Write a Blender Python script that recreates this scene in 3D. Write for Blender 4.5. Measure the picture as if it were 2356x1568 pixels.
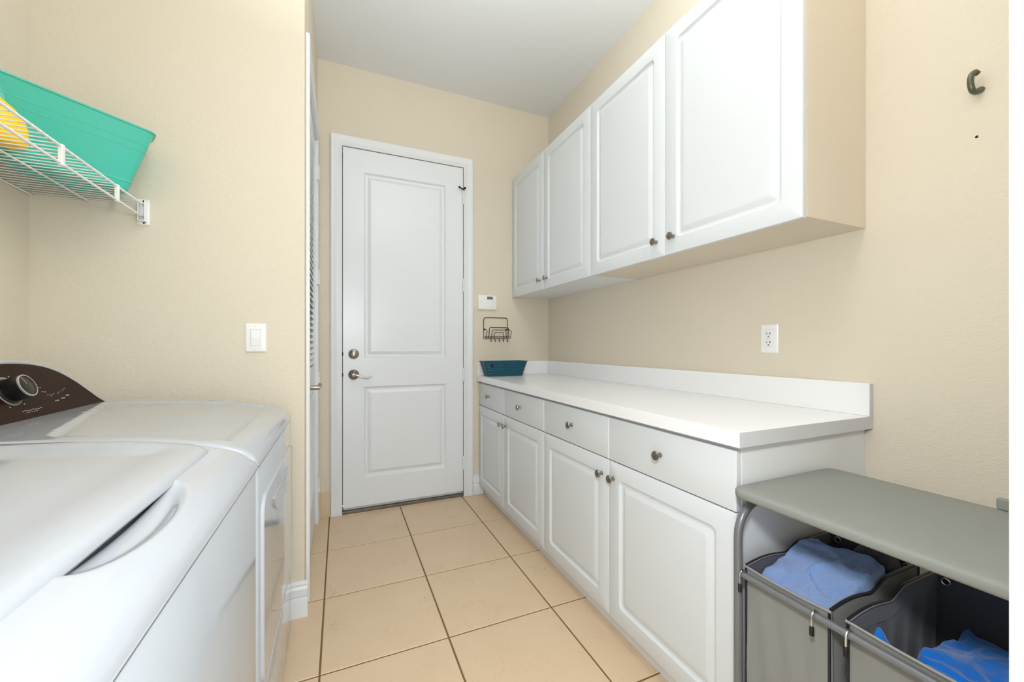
import bpy, bmesh, math, random
from mathutils import Vector, Matrix, noise
random.seed(7)
PI = math.pi
S = bpy.context.scene
COL = S.collection
for o in list(bpy.data.objects): bpy.data.objects.remove(o)

# ------------------------------------------------------------------ camera, light, exposure
F, YAW, CY, EYE = 915.08, 0.4075, 795.05, 1.14
cd = bpy.data.cameras.new('camera'); cam = bpy.data.objects.new('camera', cd); COL.objects.link(cam)
cam.location = (0, 0, EYE); cam.rotation_euler = (PI/2, 0, -YAW)
cd.sensor_fit = 'HORIZONTAL'; cd.sensor_width = 36; cd.lens = F/2356*36
cd.shift_y = (CY-784)/2356; cd.clip_start = 0.01
S.camera = cam
S.view_settings.view_transform = 'Standard'; S.view_settings.look = 'None'
S.view_settings.gamma = 1; S.view_settings.use_curve_mapping = False
S.view_settings.exposure = 0.21
w = bpy.data.worlds.new('world'); S.world = w; w.use_nodes = True
w.node_tree.nodes['Background'].inputs[0].default_value = (0.88, 0.955, 1.0, 1)
w.node_tree.nodes['Background'].inputs[1].default_value = 2.85
def area(name, loc, target, size, power, col=(1, 1, 1), shape='DISK', spread=PI):
    l = bpy.data.lights.new(name, 'AREA'); l.shape = shape; l.size = size; l.energy = power; l.color = col; l.spread = spread
    o = bpy.data.objects.new(name, l); COL.objects.link(o); o.location = loc
    d = Vector(target)-Vector(loc); o.rotation_euler = d.to_track_quat('-Z', 'Y').to_euler(); return o
area('camera_flash', (0.10, 0.09, 1.48), (0.95, 1.6, 0.75), 0.16, 10.0, (0.95, 0.98, 1.0))  # photographer's flash just above the camera, aimed right and down
FILL_LAMP = Vector((.47, .85, 2.36))      # added bowl lamp, unseen above the frame, bouncing fill light off the ceiling
GLOBE = Vector((.50, .46, 2.78))     # flush globe lamp above the frame (its glass is the light)
area('fill_uplight', FILL_LAMP+Vector((0, 0, .02)), FILL_LAMP+Vector((0, 0, 1)), 0.36, 21, (0.90, 0.965, 1.0))  # added fill light inside the unseen bowl

# ------------------------------------------------------------------ room dimensions
XR, XL, YB, YP, XC, YF, ZC = 1.592, -0.974, 2.925, 1.897, -0.139, 0.105, 3.04

# ------------------------------------------------------------------ materials
def lin(c): return tuple(((v/255)/12.92 if v/255 <= .04045 else ((v/255+.055)/1.055)**2.4) for v in c)+(1,)
def mat(name, rgb, rough=.5, metal=0, bump=0, bscale=200, bdist=.002, var=0, vscale=8, spec=None, coat=0, sheen=0, detail=3, aniso=None, rvar=0):
    m = bpy.data.materials.new(name); m.use_nodes = True
    nt = m.node_tree; b = nt.nodes['Principled BSDF']
    b.inputs['Base Color'].default_value = lin(rgb); b.inputs['Roughness'].default_value = rough; b.inputs['Metallic'].default_value = metal
    if spec is not None: b.inputs['Specular IOR Level'].default_value = spec
    if coat: b.inputs['Coat Weight'].default_value = coat; b.inputs['Coat Roughness'].default_value = .05
    if sheen: b.inputs['Sheen Weight'].default_value = sheen; b.inputs['Sheen Roughness'].default_value = .5
    tc = nt.nodes.new('ShaderNodeTexCoord')
    if bump:
        n = nt.nodes.new('ShaderNodeTexNoise'); n.inputs['Scale'].default_value = bscale; n.inputs['Detail'].default_value = detail
        bp = nt.nodes.new('ShaderNodeBump'); bp.inputs['Strength'].default_value = bump; bp.inputs['Distance'].default_value = bdist
        nt.links.new(tc.outputs['Object'], n.inputs['Vector']); nt.links.new(n.outputs['Fac'], bp.inputs['Height']); nt.links.new(bp.outputs['Normal'], b.inputs['Normal'])
    if var:
        n2 = nt.nodes.new('ShaderNodeTexNoise'); n2.inputs['Scale'].default_value = vscale; n2.inputs['Detail'].default_value = 4
        mx = nt.nodes.new('ShaderNodeMix'); mx.data_type = 'RGBA'
        c = lin(rgb); mx.inputs[6].default_value = tuple(v*(1-var) for v in c[:3])+(1,); mx.inputs[7].default_value = tuple(min(1, v*(1+var)) for v in c[:3])+(1,)
        nt.links.new(tc.outputs['Object'], n2.inputs['Vector']); nt.links.new(n2.outputs['Fac'], mx.inputs[0]); nt.links.new(mx.outputs[2], b.inputs['Base Color'])
    return m
def wallmat(name, rgb):
    # painted drywall with a hand-trowelled knock-down relief
    m = bpy.data.materials.new(name); m.use_nodes = True; nt = m.node_tree; b = nt.nodes['Principled BSDF']
    b.inputs['Base Color'].default_value = lin(rgb); b.inputs['Roughness'].default_value = .62; b.inputs['Specular IOR Level'].default_value = .3
    tc = nt.nodes.new('ShaderNodeTexCoord')
    mp = nt.nodes.new('ShaderNodeMapping'); mp.inputs['Scale'].default_value = (1, 1, 1.7)
    n1 = nt.nodes.new('ShaderNodeTexNoise'); n1.inputs['Scale'].default_value = 48; n1.inputs['Detail'].default_value = 5; n1.inputs['Roughness'].default_value = .55; n1.inputs['Distortion'].default_value = 1.2
    r1 = nt.nodes.new('ShaderNodeValToRGB'); r1.color_ramp.elements[0].position = .47; r1.color_ramp.elements[1].position = .56
    n2 = nt.nodes.new('ShaderNodeTexNoise'); n2.inputs['Scale'].default_value = 160; n2.inputs['Detail'].default_value = 2
    ad = nt.nodes.new('ShaderNodeMath'); ad.operation = 'MULTIPLY_ADD'; ad.inputs[1].default_value = .22
    bp = nt.nodes.new('ShaderNodeBump'); bp.inputs['Strength'].default_value = .27; bp.inputs['Distance'].default_value = .0014
    L = nt.links.new
    L(tc.outputs['Object'], mp.inputs['Vector']); L(mp.outputs['Vector'], n1.inputs['Vector']); L(mp.outputs['Vector'], n2.inputs['Vector'])
    L(n1.outputs['Fac'], r1.inputs['Fac']); L(n2.outputs['Fac'], ad.inputs[0]); L(r1.outputs['Color'], ad.inputs[2]); L(ad.outputs[0], bp.inputs['Height']); L(bp.outputs['Normal'], b.inputs['Normal'])
    return m
def tilemat():
    m = bpy.data.materials.new('ceramic_tile'); m.use_nodes = True; nt = m.node_tree; b = nt.nodes['Principled BSDF']; L = nt.links.new
    b.inputs['Roughness'].default_value = .42
    tc = nt.nodes.new('ShaderNodeTexCoord'); oi = nt.nodes.new('ShaderNodeObjectInfo')
    add = nt.nodes.new('ShaderNodeVectorMath'); add.operation = 'MULTIPLY_ADD'; add.inputs[1].default_value = (9, 7, 5)
    L(oi.outputs['Random'], add.inputs[0]); L(tc.outputs['Object'], add.inputs[2])
    n1 = nt.nodes.new('ShaderNodeTexNoise'); n1.inputs['Scale'].default_value = 5; n1.inputs['Detail'].default_value = 5; L(add.outputs[0], n1.inputs['Vector'])
    mx = nt.nodes.new('ShaderNodeMix'); mx.data_type = 'RGBA'; mx.inputs[6].default_value = lin((214, 187, 154)); mx.inputs[7].default_value = lin((226, 200, 168)); L(n1.outputs['Fac'], mx.inputs[0])
    # hairline crackle veins, broken up by a mask
    nz = nt.nodes.new('ShaderNodeTexNoise'); nz.inputs['Scale'].default_value = 14; nz.inputs['Detail'].default_value = 4; L(add.outputs[0], nz.inputs['Vector'])
    dis = nt.nodes.new('ShaderNodeVectorMath'); dis.operation = 'MULTIPLY_ADD'; dis.inputs[1].default_value = (.12, .12, .12); L(nz.outputs['Color'], dis.inputs[0]); L(add.outputs[0], dis.inputs[2])
    vo = nt.nodes.new('ShaderNodeTexVoronoi'); vo.feature = 'DISTANCE_TO_EDGE'; vo.inputs['Scale'].default_value = 22; L(dis.outputs[0], vo.inputs['Vector'])
    rv = nt.nodes.new('ShaderNodeValToRGB'); rv.color_ramp.elements[0].position = 0; rv.color_ramp.elements[0].color = (1, 1, 1, 1); rv.color_ramp.elements[1].position = .035; rv.color_ramp.elements[1].color = (0, 0, 0, 1); L(vo.outputs['Distance'], rv.inputs['Fac'])
    nm = nt.nodes.new('ShaderNodeTexNoise'); nm.inputs['Scale'].default_value = 9; nm.inputs['Detail'].default_value = 2; L(add.outputs[0], nm.inputs['Vector'])
    rm = nt.nodes.new('ShaderNodeValToRGB'); rm.color_ramp.elements[0].position = .52; rm.color_ramp.elements[1].position = .68; L(nm.outputs['Fac'], rm.inputs['Fac'])
    mu = nt.nodes.new('ShaderNodeMath'); mu.operation = 'MULTIPLY'; L(rv.outputs['Color'], mu.inputs[0]); L(rm.outputs['Color'], mu.inputs[1])
    m3 = nt.nodes.new('ShaderNodeMath'); m3.operation = 'MULTIPLY'; m3.inputs[1].default_value = .45; L(mu.outputs[0], m3.inputs[0])
    m2 = nt.nodes.new('ShaderNodeMix'); m2.data_type = 'RGBA'; m2.inputs[7].default_value = lin((168, 136, 98)); L(mx.outputs[2], m2.inputs[6]); L(m3.outputs[0], m2.inputs[0])
    L(m2.outputs[2], b.inputs['Base Color'])
    return m
WALL = wallmat('beige_wall_paint', (224, 214, 195))
CEIL = mat('ceiling_paint', (232, 233, 233), .8, bump=.15, bscale=120, bdist=.001)
TILE = tilemat()
BTILE = mat('baseboard_tile', (214, 192, 158), .4, var=.05, vscale=6)
GROUT = mat('brown_grout', (122, 94, 58), .9, bump=.4, bscale=300, bdist=.001, var=.15, vscale=30)
TRIM = mat('white_trim_paint', (230, 232, 234), .35, bump=.05, bscale=60, bdist=.0005)
DOORW = mat('white_door_paint', (232, 235, 238), .3, bump=.06, bscale=70, bdist=.0005)
CAB = mat('white_thermofoil', (222, 226, 229), .34, bump=.03, bscale=90, bdist=.0003)
CABBOX = mat('white_melamine', (238, 240, 242), .4, bump=.03, bscale=90, bdist=.0003)
CABBEIGE = mat('beige_panel', (228, 216, 198), .42, bump=.04, bscale=80, bdist=.0003)  # beige for the near wall cabinet's end and underside
LAM = mat('white_laminate', (244, 244, 245), .22, bump=.04, bscale=400, bdist=.0002)
GREYW = mat('greyed_white', (214, 215, 220), .4, bump=.02, bscale=200, bdist=.0002)  # white greyed for the shade on the worktop end; also small fittings
NICKEL = mat('brushed_nickel', (148, 141, 132), .3, 1.0, bump=.05, bscale=300, bdist=.0002)
CHROME = mat('chrome_wire', (215, 215, 215), .12, 1.0, bump=.01, bscale=100, bdist=.0001)
DARKM = mat('dark_metal', (40, 34, 30), .45, .6, bump=.05, bscale=200, bdist=.0003)
BRONZE = mat('bronze_wire', (58, 38, 26), .4, .5, bump=.05, bscale=200, bdist=.0003)
ENAM = mat('white_enamel', (180, 183, 189), .09, bump=.01, bscale=15, bdist=.0004, coat=.4)
ENAMF = mat('white_enamel_front', (186, 191, 197), .1, bump=.01, bscale=10, bdist=.0006, coat=.4)
GAP = mat('dark_gap', (45, 45, 48), .9, bump=.05)
PANEL = mat('brown_glass_panel', (40, 22, 14), .38, spec=.12, var=.25, vscale=12, bump=.02, bscale=30, bdist=.0003)
KNOBD = mat('black_dial', (18, 17, 17), .28, bump=.02)
SILV = mat('satin_silver', (206, 196, 188), .28, .8, bump=.02)
PRINT = mat('pale_print', (190, 180, 172), .6, bump=.01)
PLAST = mat('white_plastic', (242, 242, 240), .3, bump=.02, bscale=100, bdist=.0003)
PLASTG = mat('grey_lcd', (110, 118, 112), .25, bump=.01)
SLOT = mat('black_slot', (28, 27, 26), .8, bump=.01)
WIRE = mat('white_coated_wire', (240, 239, 236), .3, bump=.02, bscale=100, bdist=.0003)
TEALB = mat('teal_woven_strip', (0, 78, 98), .4, bump=.3, bscale=250, bdist=.001, var=.25, vscale=40)
TEALD = mat('teal_basket_liner', (3, 48, 62), .6, bump=.2, bscale=250, bdist=.001)
GREYL = mat('grey_board_cover', (138, 140, 134), .75, bump=.3, bscale=900, bdist=.0004, var=.03, vscale=60)
GTUBE = mat('grey_powder_coat', (124, 125, 128), .32, .3, bump=.03, bscale=300, bdist=.0003)
BAG = mat('grey_canvas', (140, 140, 135), .85, bump=.35, bscale=900, bdist=.0005, var=.05, vscale=14, sheen=.2)
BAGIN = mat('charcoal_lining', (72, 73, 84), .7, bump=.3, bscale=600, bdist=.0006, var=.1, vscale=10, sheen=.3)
PIPE = mat('dark_piping', (36, 36, 46), .5, bump=.1)
BAGTRIM = mat('grey_piping', (150, 148, 145), .5, bump=.1)
TOWB = mat('light_blue_terry', (142, 180, 244), .95, bump=1.0, bscale=420, bdist=.004, var=.10, vscale=25, sheen=.5, detail=5)
TOWG = mat('charcoal_plush', (72, 68, 78), .95, bump=1.0, bscale=420, bdist=.004, var=.25, vscale=40, sheen=.4, detail=5)
CLOTH = mat('royal_blue_cloth', (5, 130, 245), .9, bump=.6, bscale=500, bdist=.002, var=.2, vscale=14, sheen=.4, detail=5)
YEL = mat('yellow_plastic', (255, 205, 10), .32, bump=.02)
CAPB = mat('blue_cap', (30, 60, 150), .35, bump=.02)
HOOKM = mat('aged_bronze_hook', (104, 106, 90), .38, .6, bump=.3, bscale=120, bdist=.001, var=.3, vscale=60)
RUBBER = mat('black_rubber', (20, 20, 20), .6, bump=.05)
SILL = mat('worn_threshold', (120, 112, 104), .45, .4, bump=.3, bscale=60, bdist=.001, var=.55, vscale=18)
SWEEP = mat('white_door_sweep', (214, 212, 208), .5, var=.1, vscale=20)
GLOBEM = mat('globe_glass', (255, 250, 240), .3)
GLOBEM.node_tree.nodes['Principled BSDF'].inputs['Emission Color'].default_value = (.92, .97, 1, 1)
GLOBEM.node_tree.nodes['Principled BSDF'].inputs['Emission Strength'].default_value = 19.0
GLOW = mat('fill_bowl_glow', (255, 250, 240), .3)  # glowing bowl of the added fill lamp
GLOW.node_tree.nodes['Principled BSDF'].inputs['Emission Color'].default_value = (.97, .985, 1, 1)
GLOW.node_tree.nodes['Principled BSDF'].inputs['Emission Strength'].default_value = 1.5
def tubmat():
    m = mat('turquoise_translucent_plastic', (66, 200, 178), .10, bump=.02, bscale=20, bdist=.0004)
    b = m.node_tree.nodes['Principled BSDF']; b.inputs['Transmission Weight'].default_value = .12; b.inputs['Subsurface Weight'].default_value = .15
    return m
TUB = tubmat()

# ------------------------------------------------------------------ mesh helpers
class M:
    def __init__(s): s.v = []; s.f = []
    def add(s, vs, fs):
        n = len(s.v); s.v += [tuple(v) for v in vs]; s.f += [tuple(i+n for i in f) for f in fs]; return s
    def box(s, x0, x1, y0, y1, z0, z1):
        return s.add([(x0,y0,z0),(x1,y0,z0),(x1,y1,z0),(x0,y1,z0),(x0,y0,z1),(x1,y0,z1),(x1,y1,z1),(x0,y1,z1)],
                     [(0,3,2,1),(4,5,6,7),(0,1,5,4),(1,2,6,5),(2,3,7,6),(3,0,4,7)])
    def tube(s, path, r, n=8, closed=False, cap=True):
        P = [Vector(p) for p in path]; k = len(P); R = r if isinstance(r, (list, tuple)) else [r]*k
        T = []
        for i in range(k):
            a = P[i-1] if (i or closed) else P[i]; b = P[(i+1) % k] if (i < k-1 or closed) else P[i]
            T.append((b-a).normalized())
        u = T[0].orthogonal().normalized(); vs = []
        for i in range(k):
            if i: u = (T[i-1].rotation_difference(T[i]) @ u)
            u = (u-T[i]*u.dot(T[i])).normalized(); w_ = T[i].cross(u)
            for j in range(n):
                a = 2*PI*j/n; vs.append(P[i]+(u*math.cos(a)+w_*math.sin(a))*R[i])
        fs = []
        for i in range(k if closed else k-1):
            for j in range(n):
                fs.append((i*n+j, i*n+(j+1) % n, ((i+1) % k)*n+(j+1) % n, ((i+1) % k)*n+j))
        if cap and not closed: fs.append(tuple(range(n))[::-1]); fs.append(tuple((k-1)*n+j for j in range(n)))
        return s.add(vs, fs)
    def lathe(s, prof, o, axis, n=20):   # prof: (r, h) along axis
        ax = Vector(axis).normalized(); u = ax.orthogonal().normalized(); w_ = ax.cross(u); o = Vector(o); vs = []
        for r, h in prof:
            for j in range(n):
                a = 2*PI*j/n; vs.append(o+ax*h+(u*math.cos(a)+w_*math.sin(a))*r)
        k = len(prof); fs = []
        for i in range(k-1):
            for j in range(n): fs.append((i*n+j, i*n+(j+1) % n, (i+1)*n+(j+1) % n, (i+1)*n+j))
        fs.append(tuple(range(n))[::-1]); fs.append(tuple((k-1)*n+j for j in range(n)))
        return s.add(vs, fs)
    def loops(s, L, closed=True, cap0=False, cap1=False):
        n = len(L[0]); vs = [p for l in L for p in l]; fs = []
        for i in range(len(L)-1):
            for j in range(n if closed else n-1):
                fs.append((i*n+j, i*n+(j+1) % n, (i+1)*n+(j+1) % n, (i+1)*n+j))
        if cap0: fs.append(tuple(range(n))[::-1])
        if cap1: fs.append(tuple((len(L)-1)*n+j for j in range(n)))
        return s.add(vs, fs)
    def xf(s, mtx): s.v = [tuple(mtx @ Vector(v)) for v in s.v]; return s
def wloc(o):
    p = Vector((0, 0, 0))
    while o: p += o.location; o = o.parent
    return p
def obj(name, m, material, parent=None, smooth=True, bevel=0, seg=2, loc=None, angle=40):
    """one mesh object; m holds world coordinates; the origin is put at loc (default: the base centre)"""
    base = wloc(parent) if parent else Vector((0, 0, 0))
    if loc is None:
        xs, ys, zs = zip(*m.v); loc = ((min(xs)+max(xs))/2, (min(ys)+max(ys))/2, min(zs))
    loc = Vector(loc)
    me = bpy.data.meshes.new(name); me.from_pydata([Vector(v)-loc for v in m.v], [], m.f)
    bm = bmesh.new(); bm.from_mesh(me); bmesh.ops.recalc_face_normals(bm, faces=bm.faces); bm.to_mesh(me); bm.free()
    me.materials.append(material)
    if smooth:
        for p in me.polygons: p.use_smooth = True
        try: me.set_sharp_from_angle(angle=math.radians(angle))
        except Exception: pass
    o = bpy.data.objects.new(name, me); COL.objects.link(o); o.location = loc-base; o.parent = parent
    if bevel:
        b = o.modifiers.new('bevel', 'BEVEL'); b.width = bevel; b.segments = seg; b.limit_method = 'ANGLE'; b.angle_limit = math.radians(50); b.harden_normals = False
    return o
def tag(o, label, cat, group=None):
    o['label'] = label; o['category'] = cat
    if group: o['group'] = group
    return o
def thing(name, label, cat, loc, group=None):
    o = bpy.data.objects.new(name, None); COL.objects.link(o); o.location = loc; o.empty_display_size = .05
    return tag(o, label, cat, group)
def struct(o): o['kind'] = 'structure'; return o
def inst(src, name, parent, wl, rot=None):
    c = src.copy(); c.name = name; COL.objects.link(c); c.parent = parent
    c.location = Vector(wl)-(wloc(parent) if parent else Vector((0, 0, 0)))
    if rot: c.rotation_euler = rot
    return c
def rrect(u0, u1, v0, v1, r, k=4):
    r = max(r, 1e-5); pts = []
    for cx, cy, a0 in ((u1-r, v1-r, 0), (u0+r, v1-r, 90), (u0+r, v0+r, 180), (u1-r, v0+r, 270)):
        for i in range(k+1):
            a = math.radians(a0+90*i/k); pts.append((cx+r*math.cos(a), cy+r*math.sin(a)))
    return pts
def panel_front(m, rect, rings, place, k=4, cap=True):
    """nested rounded loops (inset, depth out of the surface, corner radius) -> a moulded panel; place(u, v, d) gives world"""
    u0, u1, v0, v1 = rect; L = []
    for ins, d, r in rings:
        L.append([place(u, v, d) for u, v in rrect(u0+ins, u1-ins, v0+ins, v1-ins, r, k)])
    m.loops(L, cap1=cap)
    return m
def arc(c, r, a0, a1, n, f): return [f(c[0]+r*math.cos(math.radians(a0+(a1-a0)*i/n)), c[1]+r*math.sin(math.radians(a0+(a1-a0)*i/n))) for i in range(n+1)]
def smoothstep(a, b, x):
    t = min(1, max(0, (x-a)/(b-a))); return t*t*(3-2*t)
def interp(pts, x):
    for (a, b), (c, d) in zip(pts, pts[1:]):
        if x <= c: return b+(d-b)*(x-a)/(c-a)
    return pts[-1][1]
def spline(pts, sub=6):
    P = [Vector(p) for p in pts]; out = []
    for i in range(len(P)-1):
        p0 = P[max(i-1, 0)]; p1 = P[i]; p2 = P[i+1]; p3 = P[min(i+2, len(P)-1)]
        for j in range(sub):
            t = j/sub; out.append(.5*((2*p1)+(p2-p0)*t+(2*p0-5*p1+4*p2-p3)*t*t+(3*p1-p0-3*p2+p3)*t**3))
    out.append(P[-1]); return out

# ------------------------------------------------------------------ the room shell
HY = -1.7     # the hall behind the camera
fl = struct(obj('floor', M().box(XL-.1, XR+.1, HY, YB+.1, -.06, -.0025), GROUT, smooth=False, loc=(0, 0, -.06)))
TS, TX, TY, G = .45627, -.0662, 2.4400, .0065
tile_src = {}
i0 = -2
for i in range(-2, 4):
    for j in range(-2, 10):
        x0, x1 = TX+i*TS+G/2, TX+(i+1)*TS-G/2; y1, y0 = TY-j*TS+TS-G/2, TY-j*TS+G/2
        x0, x1, y0, y1 = max(x0, XL), min(x1, XR), max(y0, HY), min(y1, YB)
        if x1-x0 < .01 or y1-y0 < .01: continue
        if x1 <= XC-.02 and y0 > YP: continue          # under the closet
        key = (round(x1-x0, 4), round(y1-y0, 4))
        cx, cy = (x0+x1)/2, (y0+y1)/2
        if key not in tile_src:
            hx, hy = key[0]/2, key[1]/2; e = .0018
            m = M().loops([[(sx*hx, sy*hy, -.006) for sx, sy in ((-1,-1),(1,-1),(1,1),(-1,1))], [(sx*hx, sy*hy, -e) for sx, sy in ((-1,-1),(1,-1),(1,1),(-1,1))],
                           [(sx*(hx-e), sy*(hy-e), 0) for sx, sy in ((-1,-1),(1,-1),(1,1),(-1,1))]], cap0=True, cap1=True)
            o = obj('tile', m, TILE, None, smooth=False, loc=(0, 0, 0)); o.parent = fl; o.location = Vector((cx, cy, 0))-fl.location; tile_src[key] = o
        else: inst(tile_src[key], 'tile', fl, (cx, cy, 0))
struct(obj('ceiling', M().box(XL-.1, XR+.1, YF-.13, YB+.1, ZC, ZC+.08), CEIL, smooth=False))
# back wall with the opening of the panelled door
DX0, DX1, DZ = .016, .856, 2.487
def wall_open(x0, x1, y0, y1, z1, ox0, ox1, oz):
    m = M(); P = [(x0,0),(ox0,0),(ox0,oz),(ox1,oz),(ox1,0),(x1,0),(x1,z1),(x0,z1)]
    n = len(P); vs = [(x, y0, z) for x, z in P]+[(x, y1, z) for x, z in P]
    fs = [(0,1,2,7),(2,3,6,7),(3,4,5,6)]; fs += [tuple(i+n for i in f[::-1]) for f in fs]
    fs += [(i, (i+1) % n, (i+1) % n+n, i+n) for i in range(n)]
    return m.add(vs, fs)
struct(obj('wall_back', wall_open(XL-.1, XR+.1, YB, YB+.1, ZC, DX0-.012, DX1+.012, DZ+.012), WALL, smooth=False))
wr = struct(obj('wall_right', M().box(XR, XR+.1, YF-.13, YB, 0, ZC), WALL, smooth=False))
struct(obj('wall_left', M().box(XL-.1, XL, YF-.13, YP, 0, ZC), WALL, smooth=False))
struct(obj('wall_partition', M().box(XL-.05, XC, YP, YP+.085, 0, ZC), WALL, smooth=False))
# closet wall with the louvred door: near return, header, far return
LY0, LY1, LZ = 2.055, 2.835, 2.46
m = M(); P = [(YP+.085,0),(LY0,0),(LY0,LZ),(LY1,LZ),(LY1,0),(YB,0),(YB,ZC),(YP+.085,ZC)]
vs = [(XC, y, z) for y, z in P]+[(XC-.1, y, z) for y, z in P]
fs = [(0,1,2,7),(2,3,6,7),(3,4,5,6)]; fs += [tuple(i+8 for i in f[::-1]) for f in fs]; fs += [(i,(i+1)%8,(i+1)%8+8,i+8) for i in range(8)]
struct(obj('wall_closet', m.add(vs, fs), WALL, smooth=False))
struct(obj('wall_closet_back', M().box(XC-.72, XC-.70, YP+.085, YB, 0, ZC), WALL, smooth=False))
# front wall with the doorway the picture is taken from
JX, JX0 = .389, -.30
struct(obj('wall_front', wall_open(XL, XR, YF-.13, YF, ZC, JX0-.02, JX+.02, 2.12), WALL, smooth=False))
m = M().box(JX, JX+.02, YF-.135, YF+.002, 0, 2.10).box(JX0-.02, JX0, YF-.135, YF+.002, 0, 2.10).box(JX0-.02, JX+.02, YF-.135, YF+.002, 2.10, 2.12)
struct(obj('trim_1', m, TRIM, smooth=False, bevel=.0015))
# nail hole in the right wall
ho = obj('nail_hole', M().lathe([(.0035, 0), (.0035, .0006)], (XR, .493, 1.709), (-1, 0, 0), 10), SLOT, wr, smooth=False)

def casing(name, inner, place, parent=None, wd=.072, legs_to=0.0, proud=1.0):
    """U-shaped mitred casing round inner=(u0,u1,v1); place(u, v, d)"""
    u0, u1, v1 = inner
    prof = [(0, 0), (0, .010), (.004, .0135), (.018, .014), (.030, .011), (.042, .013), (.052, .019), (.066, .021), (wd, .017), (wd, 0)]
    L = []
    for w_, d in prof:
        d *= proud
        L.append([place(u0-w_, legs_to, d), place(u0-w_, v1+w_, d), place(u1+w_, v1+w_, d), place(u1+w_, legs_to, d)])
    m = M().loops(L, closed=False)
    n = len(prof); ends0 = tuple(i*4 for i in range(n)); ends1 = tuple(i*4+3 for i in range(n))
    m.f += [ends0, ends1]
    return struct(obj(name, m, TRIM, parent, smooth=True, angle=25))
casing('trim_2', (DX0-.004, DX1+.004, DZ+.004), lambda u, v, d: (u, YB-d, v))
m = M().box(DX0-.012, DX0-.004, YB-.002, YB+.1, 0, DZ+.012).box(DX1+.004, DX1+.012, YB-.002, YB+.1, 0, DZ+.012).box(DX0-.004, DX1+.004, YB-.002, YB+.1, DZ+.004, DZ+.012)
struct(obj('trim_3', m, TRIM, smooth=False))
casing('trim_4', (LY0, LY1, LZ), lambda u, v, d: (XC+d, u, v), proud=.72)
m = M().box(XC-.1, XC+.001, LY0, LY0+.012, 0, LZ).box(XC-.1, XC+.001, LY1-.012, LY1, 0, LZ).box(XC-.1, XC+.001, LY0+.012, LY1-.012, LZ-.012, LZ)
struct(obj('trim_5', m, TRIM, smooth=False))

# baseboards (stepped white board; plain tile strip beside the panelled door)
def baseboard(name, x0, x1, y, h=.148, ret=None):
    prof = [(0, 0), (.0145, 0), (.0145, .075), (.011, .083), (.0145, .090), (.0145, .118), (.009, .128), (.010, .136), (.006, h), (0, h)]
    m = M().loops([[(x0, y-d, z), (x1, y-d, z)] for d, z in prof], closed=False)
    m.f += [tuple(i*2 for i in range(len(prof))), tuple(i*2+1 for i in range(len(prof)))]
    return struct(obj(name, m, TRIM, smooth=True, angle=25))
baseboard('baseboard_partition', XL, XC+.012, YP)
baseboard('baseboard_back', DX1+.078, 1.02, YB)
m = M().box(XC+.0005, DX0-.078, YB-.012, YB, 0, .165)
struct(obj('baseboard_tile', m, BTILE, smooth=False, bevel=.002))
m = M().box(XR-.012, XR, YF, .73, 0, .10)
struct(obj('baseboard_right', m, TRIM, smooth=False, bevel=.003))

# ------------------------------------------------------------------ panelled door (door_1)
FY = YB-.004
d1 = obj('door_1', (lambda: (lambda m: m)(M()))() .box(DX0, DX1, FY+.002, FY+.04, .040, DZ), DOORW, smooth=False)
struct(d1)
def dplace(u, v, d): return (u, FY-d, v)
def moulded(name, rect, inner, parent):
    u0, u1, v0, v1 = rect; a0, a1, b0, b1 = inner; m = M()
    rings = [((u0, u1, v0, v1), 0), ((a0, a1, b0, b1), 0), ((a0+.004, a1-.004, b0+.004, b1-.004), -.006), ((a0+.012, a1-.012, b0+.012, b1-.012), -.013),
             ((a0+.024, a1-.024, b0+.024, b1-.024), -.014), ((a0+.030, a1-.030, b0+.030, b1-.030), -.0105), ((a0+.046, a1-.046, b0+.046, b1-.046), -.003)]
    L = [[dplace(p, q, d) for p, q in ((x0, z0), (x1, z0), (x1, z1), (x0, z1))] for (x0, x1, z0, z1), d in rings]
    return obj(name, m.loops(L, cap1=True), DOORW, parent, smooth=True, angle=20)
dm = moulded('upper_panel', (DX0, DX1, .955, DZ), (.150, .722, 1.055, 2.335), d1)
moulded('lower_panel', (DX0, DX1, .040, .955), (.150, .722, .232, .858), d1)
# slab body was pushed behind the moulded faces
for v in d1.data.vertices:
    if v.co.y < 0: v.co.y += .0150
# hinges: each a knuckle and leaf on the right edge
hs = None
for z in (2.265, 1.598, .922, .253):
    m = M().lathe([(.006, -.052), (.0075, -.05), (.0075, -.018), (.0068, -.017), (.0075, -.016), (.0075, .016), (.0068, .017), (.0075, .018), (.0075, .05), (.006, .052)], (DX1+.002, FY-.007, z), (0, 0, 1), 12).box(DX1-.004, DX1+.008, FY-.001, FY+.0, z-.05, z+.05)
    if hs is None: hs = obj('hinge', m, TRIM, d1)
    else: inst(hs, 'hinge', d1, (wloc(hs).x, wloc(hs).y, z-.052))
# pin stop on the upper hinge
m = M().tube([(DX1+.002, FY-.007, 2.322), (DX1+.002, FY-.04, 2.322)], .004).lathe([(.009, 0), (.009, .006)], (DX1+.002, FY-.040, 2.322), (0, -1, 0), 12).tube([(DX1+.0, FY-.010, 2.324), (DX1-.035, FY-.028, 2.328)], .0045).lathe([(.009, 0), (.006, .008)], (DX1-.034, FY-.028, 2.328), (-.9, -.4, .05), 10).tube([(DX1+.002, FY-.007, 2.300), (DX1+.002, FY-.007, 2.328)], .006)
obj('pin_stop', m, DARKM, d1)
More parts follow.
